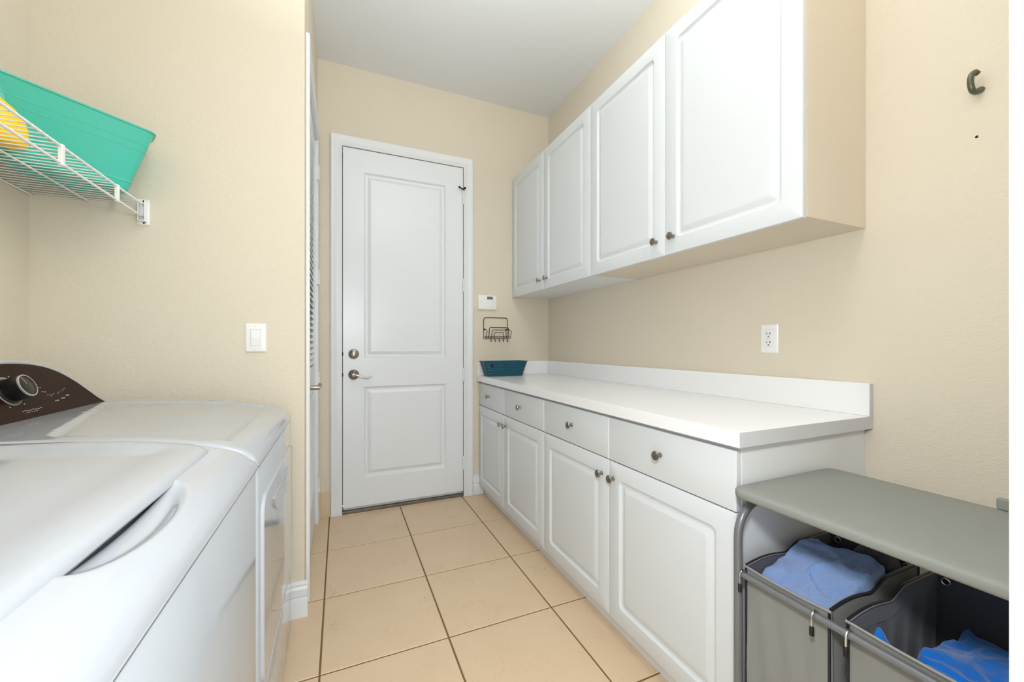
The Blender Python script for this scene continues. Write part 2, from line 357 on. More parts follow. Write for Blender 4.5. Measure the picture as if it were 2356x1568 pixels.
# deadbolt and lever
m = M().lathe([(.0, 0), (.034, 0), (.034, .004), (.030, .011), (.020, .014), (.020, .019), (.0155, .021), (0.001, .021)], (.084, FY, 1.084), (0, -1, 0), 28)
db = obj('deadbolt', m, NICKEL, d1)
obj('cylinder', M().lathe([(.010, 0), (.010, .002), (.006, .004), (.001, .004)], (.084, FY-.021, 1.084), (0, -1, 0), 16).box(.082, .086, FY-.030, FY-.022, 1.074, 1.094), SILV, db)
m = M().lathe([(.0, 0), (.0345, 0), (.0345, .005), (.031, .010), (.018, .014), (.013, .020), (.013, .046), (.011, .050), (.001, .051)], (.084, FY, .944), (0, -1, 0), 28)
lv = obj('lever_set', m, NICKEL, d1)
P = spline([(.084, FY-.045, .944), (.105, FY-.05, .941), (.130, FY-.052, .930), (.155, FY-.052, .921), (.180, FY-.05, .924), (.196, FY-.048, .930)], 6)
n = len(P); obj('lever', M().tube(P, [.009-.005*i/(n-1) for i in range(n)], 10), SILV, lv)
for z in (1.084, .944): obj('strike_plate', M().box(DX0-.0035, DX0-.0005, FY-.004, FY+.02, z-.028, z+.028).lathe([(.004, -.012), (.004, .012)], (DX0-.002, FY-.004, z), (0, 0, 1), 8), DARKM, d1)
# sweep and threshold
obj('door_sweep', M().box(DX0+.004, DX1-.004, FY+.012, FY+.034, .022, .0415), SWEEP, d1, smooth=False)
th = obj('trim_6', M().box(DX0-.004, DX1+.004, YB-.012, YB+.1, .0005, .019).box(DX0-.004, DX1+.004, YB+.02, YB+.06, .018, .025), SILL, smooth=False, bevel=.003); struct(th)
struct(obj('dark_backing', M().box(-.3, 1.2, YB+.16, YB+.2, 0, 2.7), GAP, smooth=False))  # unseen dark sheet behind the door, keeps its gaps dark

# ------------------------------------------------------------------ louvred closet door (door_2)
LXF, LXB = XC-.010, XC-.044
y0, y1 = LY0+.015, LY1-.015
SW = .052
m = M().box(LXB, LXF, y0, y0+SW, .012, LZ-.015).box(LXB, LXF, y1-SW, y1, .012, LZ-.015)
m.box(LXB, LXF, y0+SW, y1-SW, .012, .24).box(LXB, LXF, y0+SW, y1-SW, .86, 1.02).box(LXB, LXF, y0+SW, y1-SW, LZ-.13, LZ-.015)
d2 = struct(obj('door_2', m, DOORW, smooth=False, bevel=.0015))
sl = None
def slat(z):
    a = math.radians(47); hx, t = .0215, .0024; m = M(); xm = (LXF+LXB)/2
    c = [(-hx, -t), (hx, -t), (hx+.001, 0), (hx, t), (-hx, t)]
    pts = [(xm+p*math.cos(a)+q*math.sin(a), z-p*math.sin(a)+q*math.cos(a)) for p, q in c]
    return m.loops([[(x, y0+SW, zz) for x, zz in pts], [(x, y1-SW, zz) for x, zz in pts]], cap0=True, cap1=True)
zz = [.264+.0345*k for k in range(17)]+[1.046+.0345*k for k in range(38)]
for z in zz:
    if sl is None: sl = obj('slat', slat(z), DOORW, d2, smooth=False); zb = wloc(sl).z-z
    else: inst(sl, 'slat', d2, (wloc(sl).x, wloc(sl).y, z+zb))
hs2 = None
for z in (2.245, 1.578, .925, .25):
    m = M().lathe([(.006, -.046), (.007, -.045), (.007, -.016), (.0062, -.015), (.007, -.014), (.007, .014), (.0062, .015), (.007, .016), (.007, .045), (.006, .046)], (XC+.012, LY1-.008, z), (0, 0, 1), 10).box(XC-.03, XC+.012, LY1-.0135, LY1-.0115, z-.045, z+.045)
    if hs2 is None: hs2 = obj('hinge', m, TRIM, d2)
    else: inst(hs2, 'hinge', d2, (wloc(hs2).x, wloc(hs2).y, z-.046))
m = M().lathe([(0, 0), (.032, 0), (.032, .006), (.014, .012), (.011, .018), (.011, .058), (.001, .060)], (LXF, y0+.05, .94), (1, 0, 0), 20)
lv2 = obj('lever_set', m, NICKEL, d2)
P = spline([(LXF+.052, y0+.05, .94), (LXF+.056, y0+.08, .941), (LXF+.058, y0+.115, .945), (LXF+.054, y0+.15, .946)], 5)
obj('lever', M().tube(P, .0085, 10), NICKEL, lv2)

# ------------------------------------------------------------------ cabinets
KN = None
def knob(parent, x, y, z):
    global KN
    if KN is None:
        m = M().lathe([(.0, 0), (.0085, 0), (.0085, .002), (.006, .006), (.0055, .012), (.008, .017), (.0150, .020), (.0160, .0225), (.0145, .026), (.009, .0285), (.001, .029)], (x, y, z), (-1, 0, 0), 20)
        KN = obj('knob', m, NICKEL, parent, loc=(x, y, z)); return KN
    return inst(KN, 'knob', parent, (x, y, z))
def cab_front(name, xf, y0, y1, z0, z1, parent, raised=True, t=.019):
    """slab front facing -x at x=xf with a routed raised panel"""
    rings = [(0, -t, .001), (0, -.004, .001), (.0012, -.0012, .002), (.004, 0, .003)]
    if raised:
        rings += [(.062, 0, .020), (.066, -.0045, .018), (.071, -.0080, .016), (.0775, -.0085, .013), (.088, -.0042, .008), (.096, -.0012, .006), (.100, -.0008, .006)]
    m = panel_front(M(), (y0, y1, z0, z1), rings, lambda u, v, d: (xf-d, u, v))
    n = len(m.v)//len(rings); m.f.append(tuple(range(n))[::-1])
    return obj(name, m, CAB, parent, smooth=True, angle=22)
YS = [2.915, 2.388, 1.840, 1.291, .742]
YSB = [2.900, 2.434-.02, 1.856, 1.305, .748]
gg = .0015
# --- upper cabinets
UXF, UZ0, UZ1 = 1.262, 1.527, 2.465
def upper(ya, ym, yb, label, endmat, bottommat):
    t = thing('wall_cabinet', label, 'cabinet', ((UXF+XR)/2, (ya+yb)/2, UZ0), 'white wall cabinets above the counter')
    x0, x1 = UXF+.021, XR-.0005
    obj('carcass', M().box(x0, x1, yb+.018, ya-.001, UZ0+.018, UZ1), CABBOX, t, smooth=False)
    obj('bottom_panel', M().box(x0, x1, yb+.0005, ya-.0005, UZ0, UZ0+.018), bottommat, t, smooth=False)
    obj('end_panel', M().box(x0, x1, yb+.0005, yb+.018, UZ0+.018, UZ1), endmat, t, smooth=False)
    d = cab_front('door', UXF, ym+gg, ya-gg, UZ0-.004, UZ1-.002, t); knob(d, UXF, ym+.048, UZ0+.063)
    d = cab_front('door', UXF, yb+gg, ym-gg, UZ0-.004, UZ1-.002, t); knob(d, UXF, ym-.048, UZ0+.065)
    return t
upper(2.9245, YS[1], YS[2], 'white two-door wall cabinet against the back wall above the teal basket', CABBOX, CABBOX)
upper(YS[2], YS[3], YS[4], 'white two-door wall cabinet with a beige side panel above the outlet', CABBEIGE, CABBEIGE)
# --- base cabinets
BXF, BZ0, BZD, BZT = .980, .072, .688, .855
def base(ya, ym, yb, label):
    t = thing('base_cabinet', label, 'cabinet', ((BXF+XR)/2, (ya+yb)/2, 0), 'white base cabinets under the counter')
    x0, x1 = BXF+.021, XR-.0005
    obj('carcass', M().box(x0, x1, yb, ya-.0005, .075, .868), CABBOX, t, smooth=False)
    obj('toe_kick', M().box(1.024, x1, yb, ya-.0005, 0.0003, .075), CABBOX, t, smooth=False)
    for a, b in ((ym, ya), (yb, ym)):
        d = cab_front('drawer', BXF, a+gg, b-gg, BZD+.002, BZT, t, raised=False); knob(d, BXF, (a+b)/2+(.0 if ya < 2 else .02), .776)
    d = cab_front('door', BXF, ym+gg, ya-gg, BZ0, BZD-.002, t); knob(d, BXF, ym+.044, .622)
    d = cab_front('door', BXF, yb+gg, ym-gg, BZ0, BZD-.002, t); knob(d, BXF, ym-.030, .622)
    return t
base(2.9245, 2.40, 1.850, 'white two-drawer base cabinet beside the panelled door and back wall')
base(1.850, 1.300, .744, 'white two-drawer base cabinet beside the grey laundry sorter')
# --- worktop
ct = thing('countertop', 'white laminate worktop with a low backsplash on the base cabinets', 'countertop', (1.28, 1.8, .87))
CXF, CY0 = .962, .722
obj('slab', M().box(CXF, XR-.0005, CY0+.0012, YB-.0005, .8705, .912), LAM, ct, smooth=False, bevel=.0012)
obj('shaded_end', M().box(CXF+.0012, XR-.001, CY0, CY0+.0011, .8712, .9112), GREYW, ct, smooth=False)  # thin sheet on the worktop end, its shade put into the colour
obj('backsplash', M().box(XR-.021, XR-.0005, CY0+.0012, YB-.0215, .9122, 1.018), LAM, ct, smooth=False, bevel=.001)
obj('side_splash', M().box(CXF+.002, XR-.0005, YB-.021, YB-.0005, .9122, 1.018), LAM, ct, smooth=False, bevel=.001)
obj('backsplash_end', M().box(XR-.0205, XR-.0008, CY0, CY0+.0011, .9125, 1.0175), GREYW, ct, smooth=False)  # same greyed sheet on the backsplash end

# ------------------------------------------------------------------ washer and dryer
PROF = [(-.950, .950), (-.735, .952), (-.60, .950), (-.41, .9385), (-.30, .9225), (-.25, .9105), (-.213, .8965), (-.193, .882), (-.182, .868), (-.1775, .856)]
XFR = -.1775
def prof_s():
    P = spline([(x, 0, z) for x, z in PROF], 10); return [(p.x, p.z) for p in P]
PS = prof_s()
def top_z(x): return interp(PS, x)
def deck(y0, y1, fn, parent, name='top_panel', rr=.018):
    """rounded top sheet: fn(x, y) is added to the profile"""
    ys = []; k = 6
    ys += [y0+rr*(1-math.cos(PI/2*i/k)) for i in range(k)]
    nmid = 130; ys += [y0+rr+(y1-y0-2*rr)*i/nmid for i in range(nmid+1)]
    ys += [y1-rr+rr*math.sin(PI/2*i/k) for i in range(1, k+1)]
    xs = []
    for (a, za), (b, zb_) in zip(PS, PS[1:]):
        n_ = max(1, int((b-a)/.006)); xs += [a+(b-a)*i/n_ for i in range(n_)]
    xs.append(PS[-1][0])
    def ez(y):
        d = min(y-y0, y1-y); return 0 if d >= rr else -(rr-math.sqrt(max(0, rr*rr-(rr-d)**2)))
    rows = []
    for y in ys:
        e = ez(y); zb_ = .8565
        r = [(xs[0], y, .84)]+[(x, y, max(zb_-.0+(0), top_z(x)+fn(x, y)+e*smoothstep(-.1775, -.20, x) if x > -.20 else top_z(x)+fn(x, y)+e)) for x in xs]+[(XFR+.0, y, .8545), (XFR-.012, y, .8545)]
        rows.append(r)
    m = M().loops(rows, closed=False)
    n_ = len(rows[0]); nv = len(m.v)
    # side skirts
    for r in (0, len(rows)-1):
        vs = rows[r]+[(p[0], p[1], .8545) for p in rows[r]]
        m.add(vs, [(i, i+1, i+1+n_, i+n_) for i in range(n_-1)])
    return obj(name, m, ENAM, parent, smooth=True, angle=50)
def machine_body(y0, y1, parent):
    m = M(); r = .012
    L = []
    for z in (.03, .845, .852):
        ins = 0 if z < .85 else .006
        L.append([(x, y, z) for x, y in rrect(-.955+ins, XFR-.002-ins, y0+.002+ins, y1-.002-ins, r, 4)])
    m.loops(L, cap0=True, cap1=True)
    for x in (-.9, -.24):
        for y in (y0+.06, y1-.06): obj('foot', M().lathe([(.02, 0), (.02, .01), (.009, .012), (.009, .032)], (x, y, 0.0003), (0, 0, 1), 12), RUBBER, parent)
    return obj('cabinet_body', m, ENAMF, parent, smooth=True, angle=50)
def console(yc, parent, dial_y, wash=False):
    """arched control console; outline in (y, height along the tilted face)"""
    a = math.atan2(.065, .158); ux, uz = -math.sin(a), math.cos(a); nx, nz = math.cos(a), math.sin(a)
    ox, oz = -.733, .949; Hh, Wd = .172, .352
    pts = [(-.352, 0), (-.338, .006), (-.318, .022), (-.285, .056), (-.245, .094), (-.20, .1265), (-.15, .1490), (-.10, .1610), (-.05, .1675), (0, .1695)]
    full = [(p.x, p.y) for p in spline([(y, h, 0) for y, h in pts], 5)]; full += [(-y, h) for y, h in full[-2::-1]]
    def pl(y, h, d): return (ox+ux*h+nx*d, yc+y, oz+uz*h+nz*d)
    def shrink(e): return [(y*(1-e/.352), max(0.0, (h-.003)*(1-e*1.25/.17)+.003)) for y, h in full]
    m = M()
    back = [(-.945, yc+y, oz-.004+h*.985) for y, h in full]
    f0 = [pl(y, h-.002, -.006) for y, h in full]; f1 = [pl(y*.997, h*.985, 0) for y, h in full]; f2 = [pl(y, h, 0) for y, h in shrink(.008)]; f3 = [pl(y, h+.0, -.003) for y, h in shrink(.010)]
    m.loops([back, f0, f1, f2, f3], cap1=True)
    co = obj('console', m, ENAM, parent, smooth=True, angle=45)
    e1 = shrink(.0095); e2 = shrink(.0125)
    obj('silver_trim', M().loops([[pl(y, h, -.0028) for y, h in e1], [pl(y, h, .0005) for y, h in e1], [pl(y, h+.0022, .0005) for y, h in e2], [pl(y, h+.0022, -.0028) for y, h in e2]]), SILV, co, smooth=True, angle=30)
    obj('control_panel', M().loops([[pl(y, h+.002, -.0025) for y, h in e2], [pl(y, h+.002, -.0006) for y, h in e2]], cap1=True), PANEL, co, smooth=False)
    hd = .083
    c = pl(dial_y, hd, -.0006)
    dn = (nx, 0, nz)
    obj('dial_ring', M().lathe([(.0385, 0), (.0385, .0006), (.0372, .0006), (.0372, 0)], c, dn, 32), PRINT, co)
    kn = obj('dial', M().lathe([(.033, 0), (.033, .002), (.0305, .004), (.0290, .036), (.027, .0375), (.001, .0375)], c, dn, 36), KNOBD, co)
    c2 = Vector(c)+Vector(dn)*.0372
    obj('dial_rim', M().lathe([(.0292, -.002), (.0292, .001), (.0262, .0016), (.0262, .0002)], c2, dn, 36), SILV, kn)
    t1 = Vector((ux, 0, uz)); t2 = Vector((0, 1, 0)); dd = (t1*.94-t2*.34).normalized(); pp = dd.cross(Vector(dn)); q = c2+Vector(dn)*.0008
    mm = M(); A = q+dd*.004; B = q+dd*.025
    mm.loops([[A+pp*.0009, B+pp*.0009, B-pp*.0009, A-pp*.0009], [A+pp*.0009+Vector(dn)*.0004, B+pp*.0009+Vector(dn)*.0004, B-pp*.0009+Vector(dn)*.0004, A-pp*.0009+Vector(dn)*.0004]], cap0=True, cap1=True)
    obj('dial_pointer', mm, SILV, kn, smooth=False)
    # flat print: rows of small marks on the panel
    def mark(y, h, w_, t_, name='print_mark'):
        v = [pl(y-w_/2, h-t_/2, -.0003), pl(y+w_/2, h-t_/2, -.0003), pl(y+w_/2, h+t_/2, -.0003), pl(y-w_/2, h+t_/2, -.0003)]
        return v
    mm = M()
    rnd = random.Random(3)
    for k_ in range(9):
        an = math.radians(-150+k_*37); mm.add(mark(dial_y+.047*math.sin(an), hd+.047*math.cos(an), .004, .003), [(0, 1, 2, 3)])
    for row, (ys_, h) in enumerate([(.094, .093), (.102, .083), (.112, .069), (.125, .058)]):
        for k_ in range(3): mm.add(mark(dial_y+ys_+.006*k_, h-.001*k_, .0045, .0014), [(0, 1, 2, 3)])
    for cx_, h in ((.150, .037), (.180, .041), (.206, .047)):
        for k_ in range(3):
            mm.add(mark(dial_y+cx_+.006*(k_-1), h, .0042, .0034), [(0, 1, 2, 3)])
            mm.add(mark(dial_y+cx_-.012+.007*k_, h+.016+.003*k_, .005, .0012), [(0, 1, 2, 3)])
    for k_ in range(8): mm.add(mark(dial_y+.008+.0095*k_, .0255+.001*math.sin(k_*2), .007, .0016), [(0, 1, 2, 3)])
    for k_ in range(5): mm.add(mark(dial_y+.02+.009*k_, .0205, .006, .0012), [(0, 1, 2, 3)])
    obj('printed_marks', mm, PRINT, co, smooth=False)['kind'] = 'stuff'
    return co
# --- dryer
Dy0, Dy1 = 1.103, 1.803
dr = thing('clothes_dryer', 'white dryer with a dark brown control panel beside the light switch wall', 'dryer', (-.56, (Dy0+Dy1)/2, 0), 'white laundry machines on the left wall')
machine_body(Dy0, Dy1, dr)
def dryer_dent(x, y):
    # shallow sunken tray in the top sheet
    xl = -.715+.145*(Dy1-.07-y)/(Dy1-Dy0-.14)
    a = smoothstep(xl-.004, xl+.010, x)*(1-smoothstep(-.272, -.235, x)); b = smoothstep(Dy0+.050, Dy0+.075, y)*(1-smoothstep(Dy1-.075, Dy1-.050, y))
    return -.0075*a*b
deck(Dy0, Dy1, dryer_dent, dr)
console((Dy0+Dy1)/2, dr, -.035)
# dryer door with rim, handle scoop
XD = XFR-.002
m = panel_front(M(), (1.142, 1.768, .285, .765), [(0, -.002, .05), (0, .0055, .05), (.002, .0075, .049), (.005, .0075, .046), (.008, .0055, .043), (.030, .0055, .03)], lambda u, v, d: (XD+d, u, v), k=8)
dd_ = obj('door', m, ENAMF, dr, smooth=True, angle=30)
# wide crescent pull near the top of the door
la = [(1.285+.335*i/12, .712) for i in range(13)]+[(1.62-.335*(i/16), .712-.066*math.sin(PI*i/16)**.55) for i in range(1, 16)]
cyy, czz = 1.4525, .69
m = M().loops([[(XD+.005, y, z) for y, z in la], [(XD+.0105, y, z) for y, z in la], [(XD+.0105, cyy+(y-cyy)*.97, czz+(z-czz)*.88) for y, z in la], [(XD+.0065, cyy+(y-cyy)*.93, czz+(z-czz)*.7) for y, z in la]], cap1=True)
obj('handle', m, ENAM, dd_, smooth=True, angle=35)
obj('seam', M().box(XD-.004, XD+.0006, Dy0+.004, Dy1-.004, .8515, .8545), GAP, dr, smooth=False)
# --- washer
Wy0, Wy1 = .385, 1.092
wa = thing('washing_machine', 'white top-loading washer with a large closed lid in front of the dryer', 'washer', (-.56, (Wy0+Wy1)/2, 0), 'white laundry machines on the left wall')
machine_body(Wy0, Wy1, wa)
LXE = -.256     # lid front edge
def pocket(y):
    t = (y-.690)/.150
    return max(0, 1-t*t)
def washer_dent(x, y):
    p = pocket(y)
    d = 0
    if p > 0:
        lim = LXE+.038*math.sqrt(p)
        d = -.022*math.sqrt(p)*(1-smoothstep(lim-.022, lim+.006, x))*smoothstep(LXE-.05, LXE-.03, x)
    # well under the lid
    a = smoothstep(-.735, -.725, x)*(1-smoothstep(LXE-.018, LXE-.008, x)); b = smoothstep(Wy0+.045, Wy0+.055, y)*(1-smoothstep(Wy1-.040, Wy1-.030, y))
    return d-.020*a*b*(1 if not p > 0 else 1)
deck(Wy0, Wy1, washer_dent, wa)
console((Wy0+Wy1)/2, wa, -.035, True)
# lid: a slightly crowned sheet with a rolled edge and a sunken centre
def lid():
    x0, x1, y0, y1 = -.722, LXE, Wy0+.035, Wy1-.024
    rings = []
    for ins, dz, r in ((.004, -.010, .045), (0, -.003, .045), (.002, .003, .045), (.008, .0075, .045), (.016, .0088, .040), (.054, .0092, .02), (.076, .0015, .012), (.115, .0010, .01), (.18, .003, .01), (.225, .003, .008)):
        rings.append([(x, y, top_z(x)+dz) for x, y in rrect(x0+ins, x1-ins, y0+ins, y1-ins, r, 8)])
    # densify straight sides so the sheet follows the crowned profile
    out = []
    for L_ in rings:
        n_ = len(L_); D = []
        for i in range(n_):
            a, b = Vector(L_[i]), Vector(L_[(i+1) % n_]); k_ = 14 if i % 9 == 8 else 1
            for j in range(k_): D.append(a.lerp(b, j/k_))
        out.append(D)
    dzs = [-.010, -.003, .003, .0075, .0088, .0092, .0015, .0010, .002, .002]
    out = [[(p[0], p[1], top_z(p[0])+d) for p in L_] for L_, d in zip(out, dzs)]
    return M().loops(out, cap1=True)
obj('lid', lid(), ENAM, wa, smooth=True, angle=40)
obj('seam', M().box(XD-.004, XD+.0006, Wy0+.004, Wy1-.004, .8515, .8545), GAP, wa, smooth=False)

# ------------------------------------------------------------------ wire shelf
SX, SZ, SY0 = -.668, 1.660, .30
sh = thing('wire_shelf', 'white coated wire shelf along the left wall above the machines', 'shelf', ((SX+XL)/2, 1.1, 1.60))
obj('front_rail', M().tube([(SX, SY0, SZ), (SX, YP-.003, SZ)], .0036, 8), WIRE, sh)
obj('lower_rail', M().tube([(SX, SY0, SZ-.045), (SX, YP-.003, SZ-.045)], .0036, 8), WIRE, sh)
obj('back_rail', M().tube([(XL+.006, SY0, SZ-.004), (XL+.006, YP-.003, SZ-.004)], .003, 8), WIRE, sh)
obj('middle_rail', M().tube([(-.822, SY0, SZ-.0055), (-.822, YP-.003, SZ-.0055)], .0028, 8), WIRE, sh)
wsrc = None
for k in range(63):
    y = YP-.012-k*.0252
    if wsrc is None:
        m = M().tube([(XL+.003, y, SZ+.0012), (SX+.0015, y, SZ+.0012), (SX+.0042, y, SZ-.0005), (SX+.0042, y, SZ-.004)], .0016, 6)
        wsrc = obj('deck_wire', m, WIRE, sh, loc=(SX, y, SZ))
    else: inst(wsrc, 'deck_wire', sh, (SX, y, SZ))
csrc = None
for y in (1.70, 1.418, 1.05, .7):
    if csrc is None:
        csrc = obj('rail_clip', M().box(SX-.005, SX+.0055, y-.006, y+.006, SZ-.051, SZ+.005), WIRE, sh, smooth=False, bevel=.002, loc=(SX, y, SZ))
    else: inst(csrc, 'rail_clip', sh, (SX, y, SZ))
# end bracket on the wall: back plate, cup, screws
br = obj('end_bracket', M().box(SX-.020, SX+.016, YP-.004, YP-.0003, 1.588, 1.682).box(SX-.012, SX-.0095, YP-.026, YP-.004, 1.598, 1.668).box(SX+.0080, SX+.0105, YP-.026, YP-.004, 1.598, 1.672).box(SX-.012, SX+.0105, YP-.026, YP-.004, 1.597, 1.600), PLAST, sh, smooth=False, bevel=.001)
for z in (1.592+.003, 1.678-.003): obj('screw', M().lathe([(.0035, 0), (.0035, .001), (.001, .0012)], (SX+.0, YP-.004, z), (0, -1, 0), 10), DARKM, br)
for y in (1.6, 1.2): obj('wall_clip', M().box(XL+.0003, XL+.010, y-.006, y+.006, SZ-.014, SZ-.0005), PLAST, sh, smooth=False)

# --- turquoise tub on the shelf
def tub():
    z0, z1 = SZ+.0035, 1.880
    poly = [(-.592, 1.766), (-.640, 1.862), (-.800, 1.880), (-.945, 1.790), (-.950, 1.580), (-.868, 1.496)]   # plan of the rim
    C = Vector((-.795, 1.725))
    def ring(sc, e, r, z):
        P = [Vector(p) for p in poly]; P = [C+(p-C)*sc+(p-C).normalized()*e for p in P]; out = []
        for i, p in enumerate(P):
            a_, b_ = (P[i-1]-p).normalized(), (P[(i+1) % len(P)]-p).normalized(); d = r if i else r*.5
            for k in range(7):
                t = k/6; q0 = p+a_*d; q1 = p+b_*d; out.append(q0*(1-t)**2+p*2*t*(1-t)+q1*t*t)
        return [(q.x, q.y, z) for q in out]
    L = []
    def hh(t): return .66+.34*t
    seq = [(0.0, -.020), (.0, -.010), (.012, -.003), (.03, 0), (.12, 0), (.13, .0015), (.15, .0015), (.16, 0), (.64, 0), (.645, .0012), (.651, .0012), (.656, 0), (.75, 0), (.755, .0012), (.761, .0012), (.766, 0), (.975, 0), (.98, .005), (.99, .006), (1.0, .005)]
    for t, e in seq: L.append(ring(hh(t), e, .03+.015*t, z0+(z1-z0)*t))
    for t, e in ((1.0, .001), (.97, -.002), (.1, -.003), (.02, -.006)): L.append(ring(hh(t), e, .03+.015*t, z0+(z1-z0)*t+.002))
    m = M().loops(L, cap0=True, cap1=True)
    return obj('storage_tub', m, TUB, smooth=True, angle=14)
tag(tub(), 'turquoise plastic storage tub on the wire shelf', 'tub')
# --- yellow bottle
def bottle():
    c = (-.850, 1.448); L = []; d = Vector((.82, .57)).normalized(); e = Vector((-d.y, d.x))
    t = thing('detergent_bottle', 'yellow plastic detergent bottle on the wire shelf in front of the turquoise tub', 'bottle', (c[0], c[1], SZ+.0035))
    for z, a, b, o_ in ((0, .084, .034, 0), (.004, .092, .040, 0), (.012, .095, .043, 0), (.05, .096, .044, 0), (.075, .092, .043, -.002), (.10, .080, .040, -.008), (.125, .062, .035, -.020), (.15, .042, .030, -.034), (.17, .027, .026, -.045), (.18, .023, .023, -.048), (.190, .023, .023, -.048)):
        L.append([(c[0]+d.x*(o_+a*math.cos(2*PI*i/28))+e.x*b*math.sin(2*PI*i/28), c[1]+d.y*(o_+a*math.cos(2*PI*i/28))+e.y*b*math.sin(2*PI*i/28), SZ+.0035+z) for i in range(28)])
    obj('bottle_body', M().loops(L, cap0=True, cap1=True), YEL, t)
    obj('cap', M().lathe([(.030, 0), (.030, .04), (.027, .045), (.001, .045)], (c[0]-d.x*.048, c[1]-d.y*.048, SZ+.0035+.184), (0, 0, 1), 24), CAPB, t)
    return t
bottle()

# ------------------------------------------------------------------ small wall things
# light switch
sw = thing('light_switch', 'white rocker light switch on the beige wall above the dryer', 'light switch', (-.315, YP, 1.117))
def pz(u, v, d): return (u, YP-.0003-d, v)
obj('wall_plate', panel_front(M(), (-.351, -.279, 1.115, 1.230), [(0, 0, .002), (0, .003, .003), (.003, .0055, .003), (.005, .006, .003)], pz), PLAST, sw, angle=30)
obj('rocker_frame', panel_front(M(), (-.333, -.297, 1.138, 1.207), [(0, .0055, .001), (0, .0066, .001), (.0018, .0066, .001), (.0018, .0056, .001)], pz), GREYW, sw, angle=30)
m = M().add([(-.3305, YP-.007, 1.141), (-.2995, YP-.007, 1.141), (-.2995, YP-.0115, 1.1725), (-.3305, YP-.0115, 1.1725), (-.2995, YP-.008, 1.204), (-.3305, YP-.008, 1.204), (-.3305, YP-.005, 1.141), (-.2995, YP-.005, 1.141), (-.2995, YP-.005, 1.204), (-.3305, YP-.005, 1.204)],
            [(0,1,2,3),(3,2,4,5),(0,6,7,1),(5,4,8,9),(1,7,8,4,2),(0,3,5,9,6)])
obj('rocker', m, PLAST, sw, smooth=False, bevel=.0008)
for z in (1.1245, 1.2205): obj('screw', M().lathe([(.0022, 0), (.0022, .0005), (.001, .0007)], (-.315, YP-.0063, z), (0, -1, 0), 10), GREYW, sw)
# outlet
ou = thing('wall_outlet', 'white duplex wall outlet on the right wall above the counter', 'outlet', (XR, 1.06, 1.11))
def po(u, v, d): return (XR-.0003-d, u, v)
oy, oz = 1.0615, 1.1695
obj('wall_plate', panel_front(M(), (oy-.0355, oy+.0355, oz-.0575, oz+.0575), [(0, 0, .002), (0, .003, .003), (.003, .0055, .003), (.005, .006, .003)], po), PLAST, ou, angle=30)
rc = obj('receptacle', panel_front(M(), (oy-.017, oy+.017, oz-.034, oz+.034), [(0, .0055, .002), (0, .0085, .002), (.001, .0092, .002)], po), PLAST, ou, angle=30)
obj('receptacle_gap', panel_front(M(), (oy-.0180, oy+.0180, oz-.035, oz+.035), [(0, .0052, .002), (0, .0061, .002)], po), GREYW, ou, angle=30)
for dz in (.0175, -.0175):
    for dy, hh_ in ((-.0065, .0042), (.0065, .0034)): obj('slot', M().box(XR-.0101, XR-.0094, oy+dy-.0013, oy+dy+.0013, oz+dz+.003-hh_, oz+dz+.003+hh_), SLOT, rc, smooth=False)
    obj('ground_slot', M().lathe([(.0026, 0), (.0026, .0007)], (XR-.0094, oy, oz+dz-.0085), (-1, 0, 0), 10), SLOT, rc, smooth=False)
obj('test_bar', M().box(XR-.0106, XR-.0094, oy-.008, oy+.008, oz-.0022, oz+.0022), GREYW, rc, smooth=False)
# thermostat
tm = thing('thermostat', 'white thermostat with a small grey display on the back wall', 'thermostat', (1.048, YB, 1.42))
def pt(u, v, d): return (u, YB-.0003-d, v)
obj('housing', panel_front(M(), (.972, 1.122, 1.420, 1.532), [(0, 0, .003), (0, .018, .003), (.002, .022, .003), (.004, .023, .003)], pt), PLAST, tm, angle=30)
obj('display', panel_front(M(), (1.043, 1.090, 1.499, 1.521), [(0, .0228, .001), (0, .0236, .001)], pt), PLASTG, tm, angle=30)
for u, v in ((.990, 1.484), (1.000, 1.483), (.990, 1.470)): obj('button', M().lathe([(.0025, 0), (.0025, .001)], (u, YB-.0232, v), (0, -1, 0), 10), GREYW, tm, smooth=False)
obj('cover_seam', M().box(1.035, 1.118, YB-.0237, YB-.0232, 1.488, 1.4888), GREYW, tm, smooth=False)
# wire letter rack with hooks
rk = thing('letter_rack', 'dark bronze wire letter rack with five hooks on the back wall', 'rack', (1.12, YB, 1.19))
X0, X1, ZT, ZB = 1.020, 1.222, 1.360, 1.200
yw = YB-.006
back = [(X0, yw, ZB), (X0, yw, ZT-.022)]+arc((X0+.022, ZT-.022), .022, 180, 90, 5, lambda a, b: (a, yw, b))+arc((X1-.022, ZT-.022), .022, 90, 0, 5, lambda a, b: (a, yw, b))+[(X1, yw, ZB)]
obj('back_frame', M().tube(back, .0028, 8, closed=True), BRONZE, rk)
for k, (ins, h) in enumerate(((.014, .078), (.036, .060), (.056, .042))):
    yf = YB-.060+.0*k
    a0, a1 = X0+ins+.008, X1-ins+.004; zt = ZB+h+.002
    p = [(a0, yf, ZB-.002), (a0+.006, yf-.002, zt-.014)]+arc((a0+.018, zt-.012), .012, 180, 90, 4, lambda a, b: (a, yf-.003, b))+arc((a1-.018, zt-.012), .012, 90, 0, 4, lambda a, b: (a, yf-.003, b))+[(a1-.006, yf-.002, zt-.014), (a1, yf, ZB-.002)]
    obj('front_loop', M().tube(p, .0024 if k else .003, 8), BRONZE, rk)
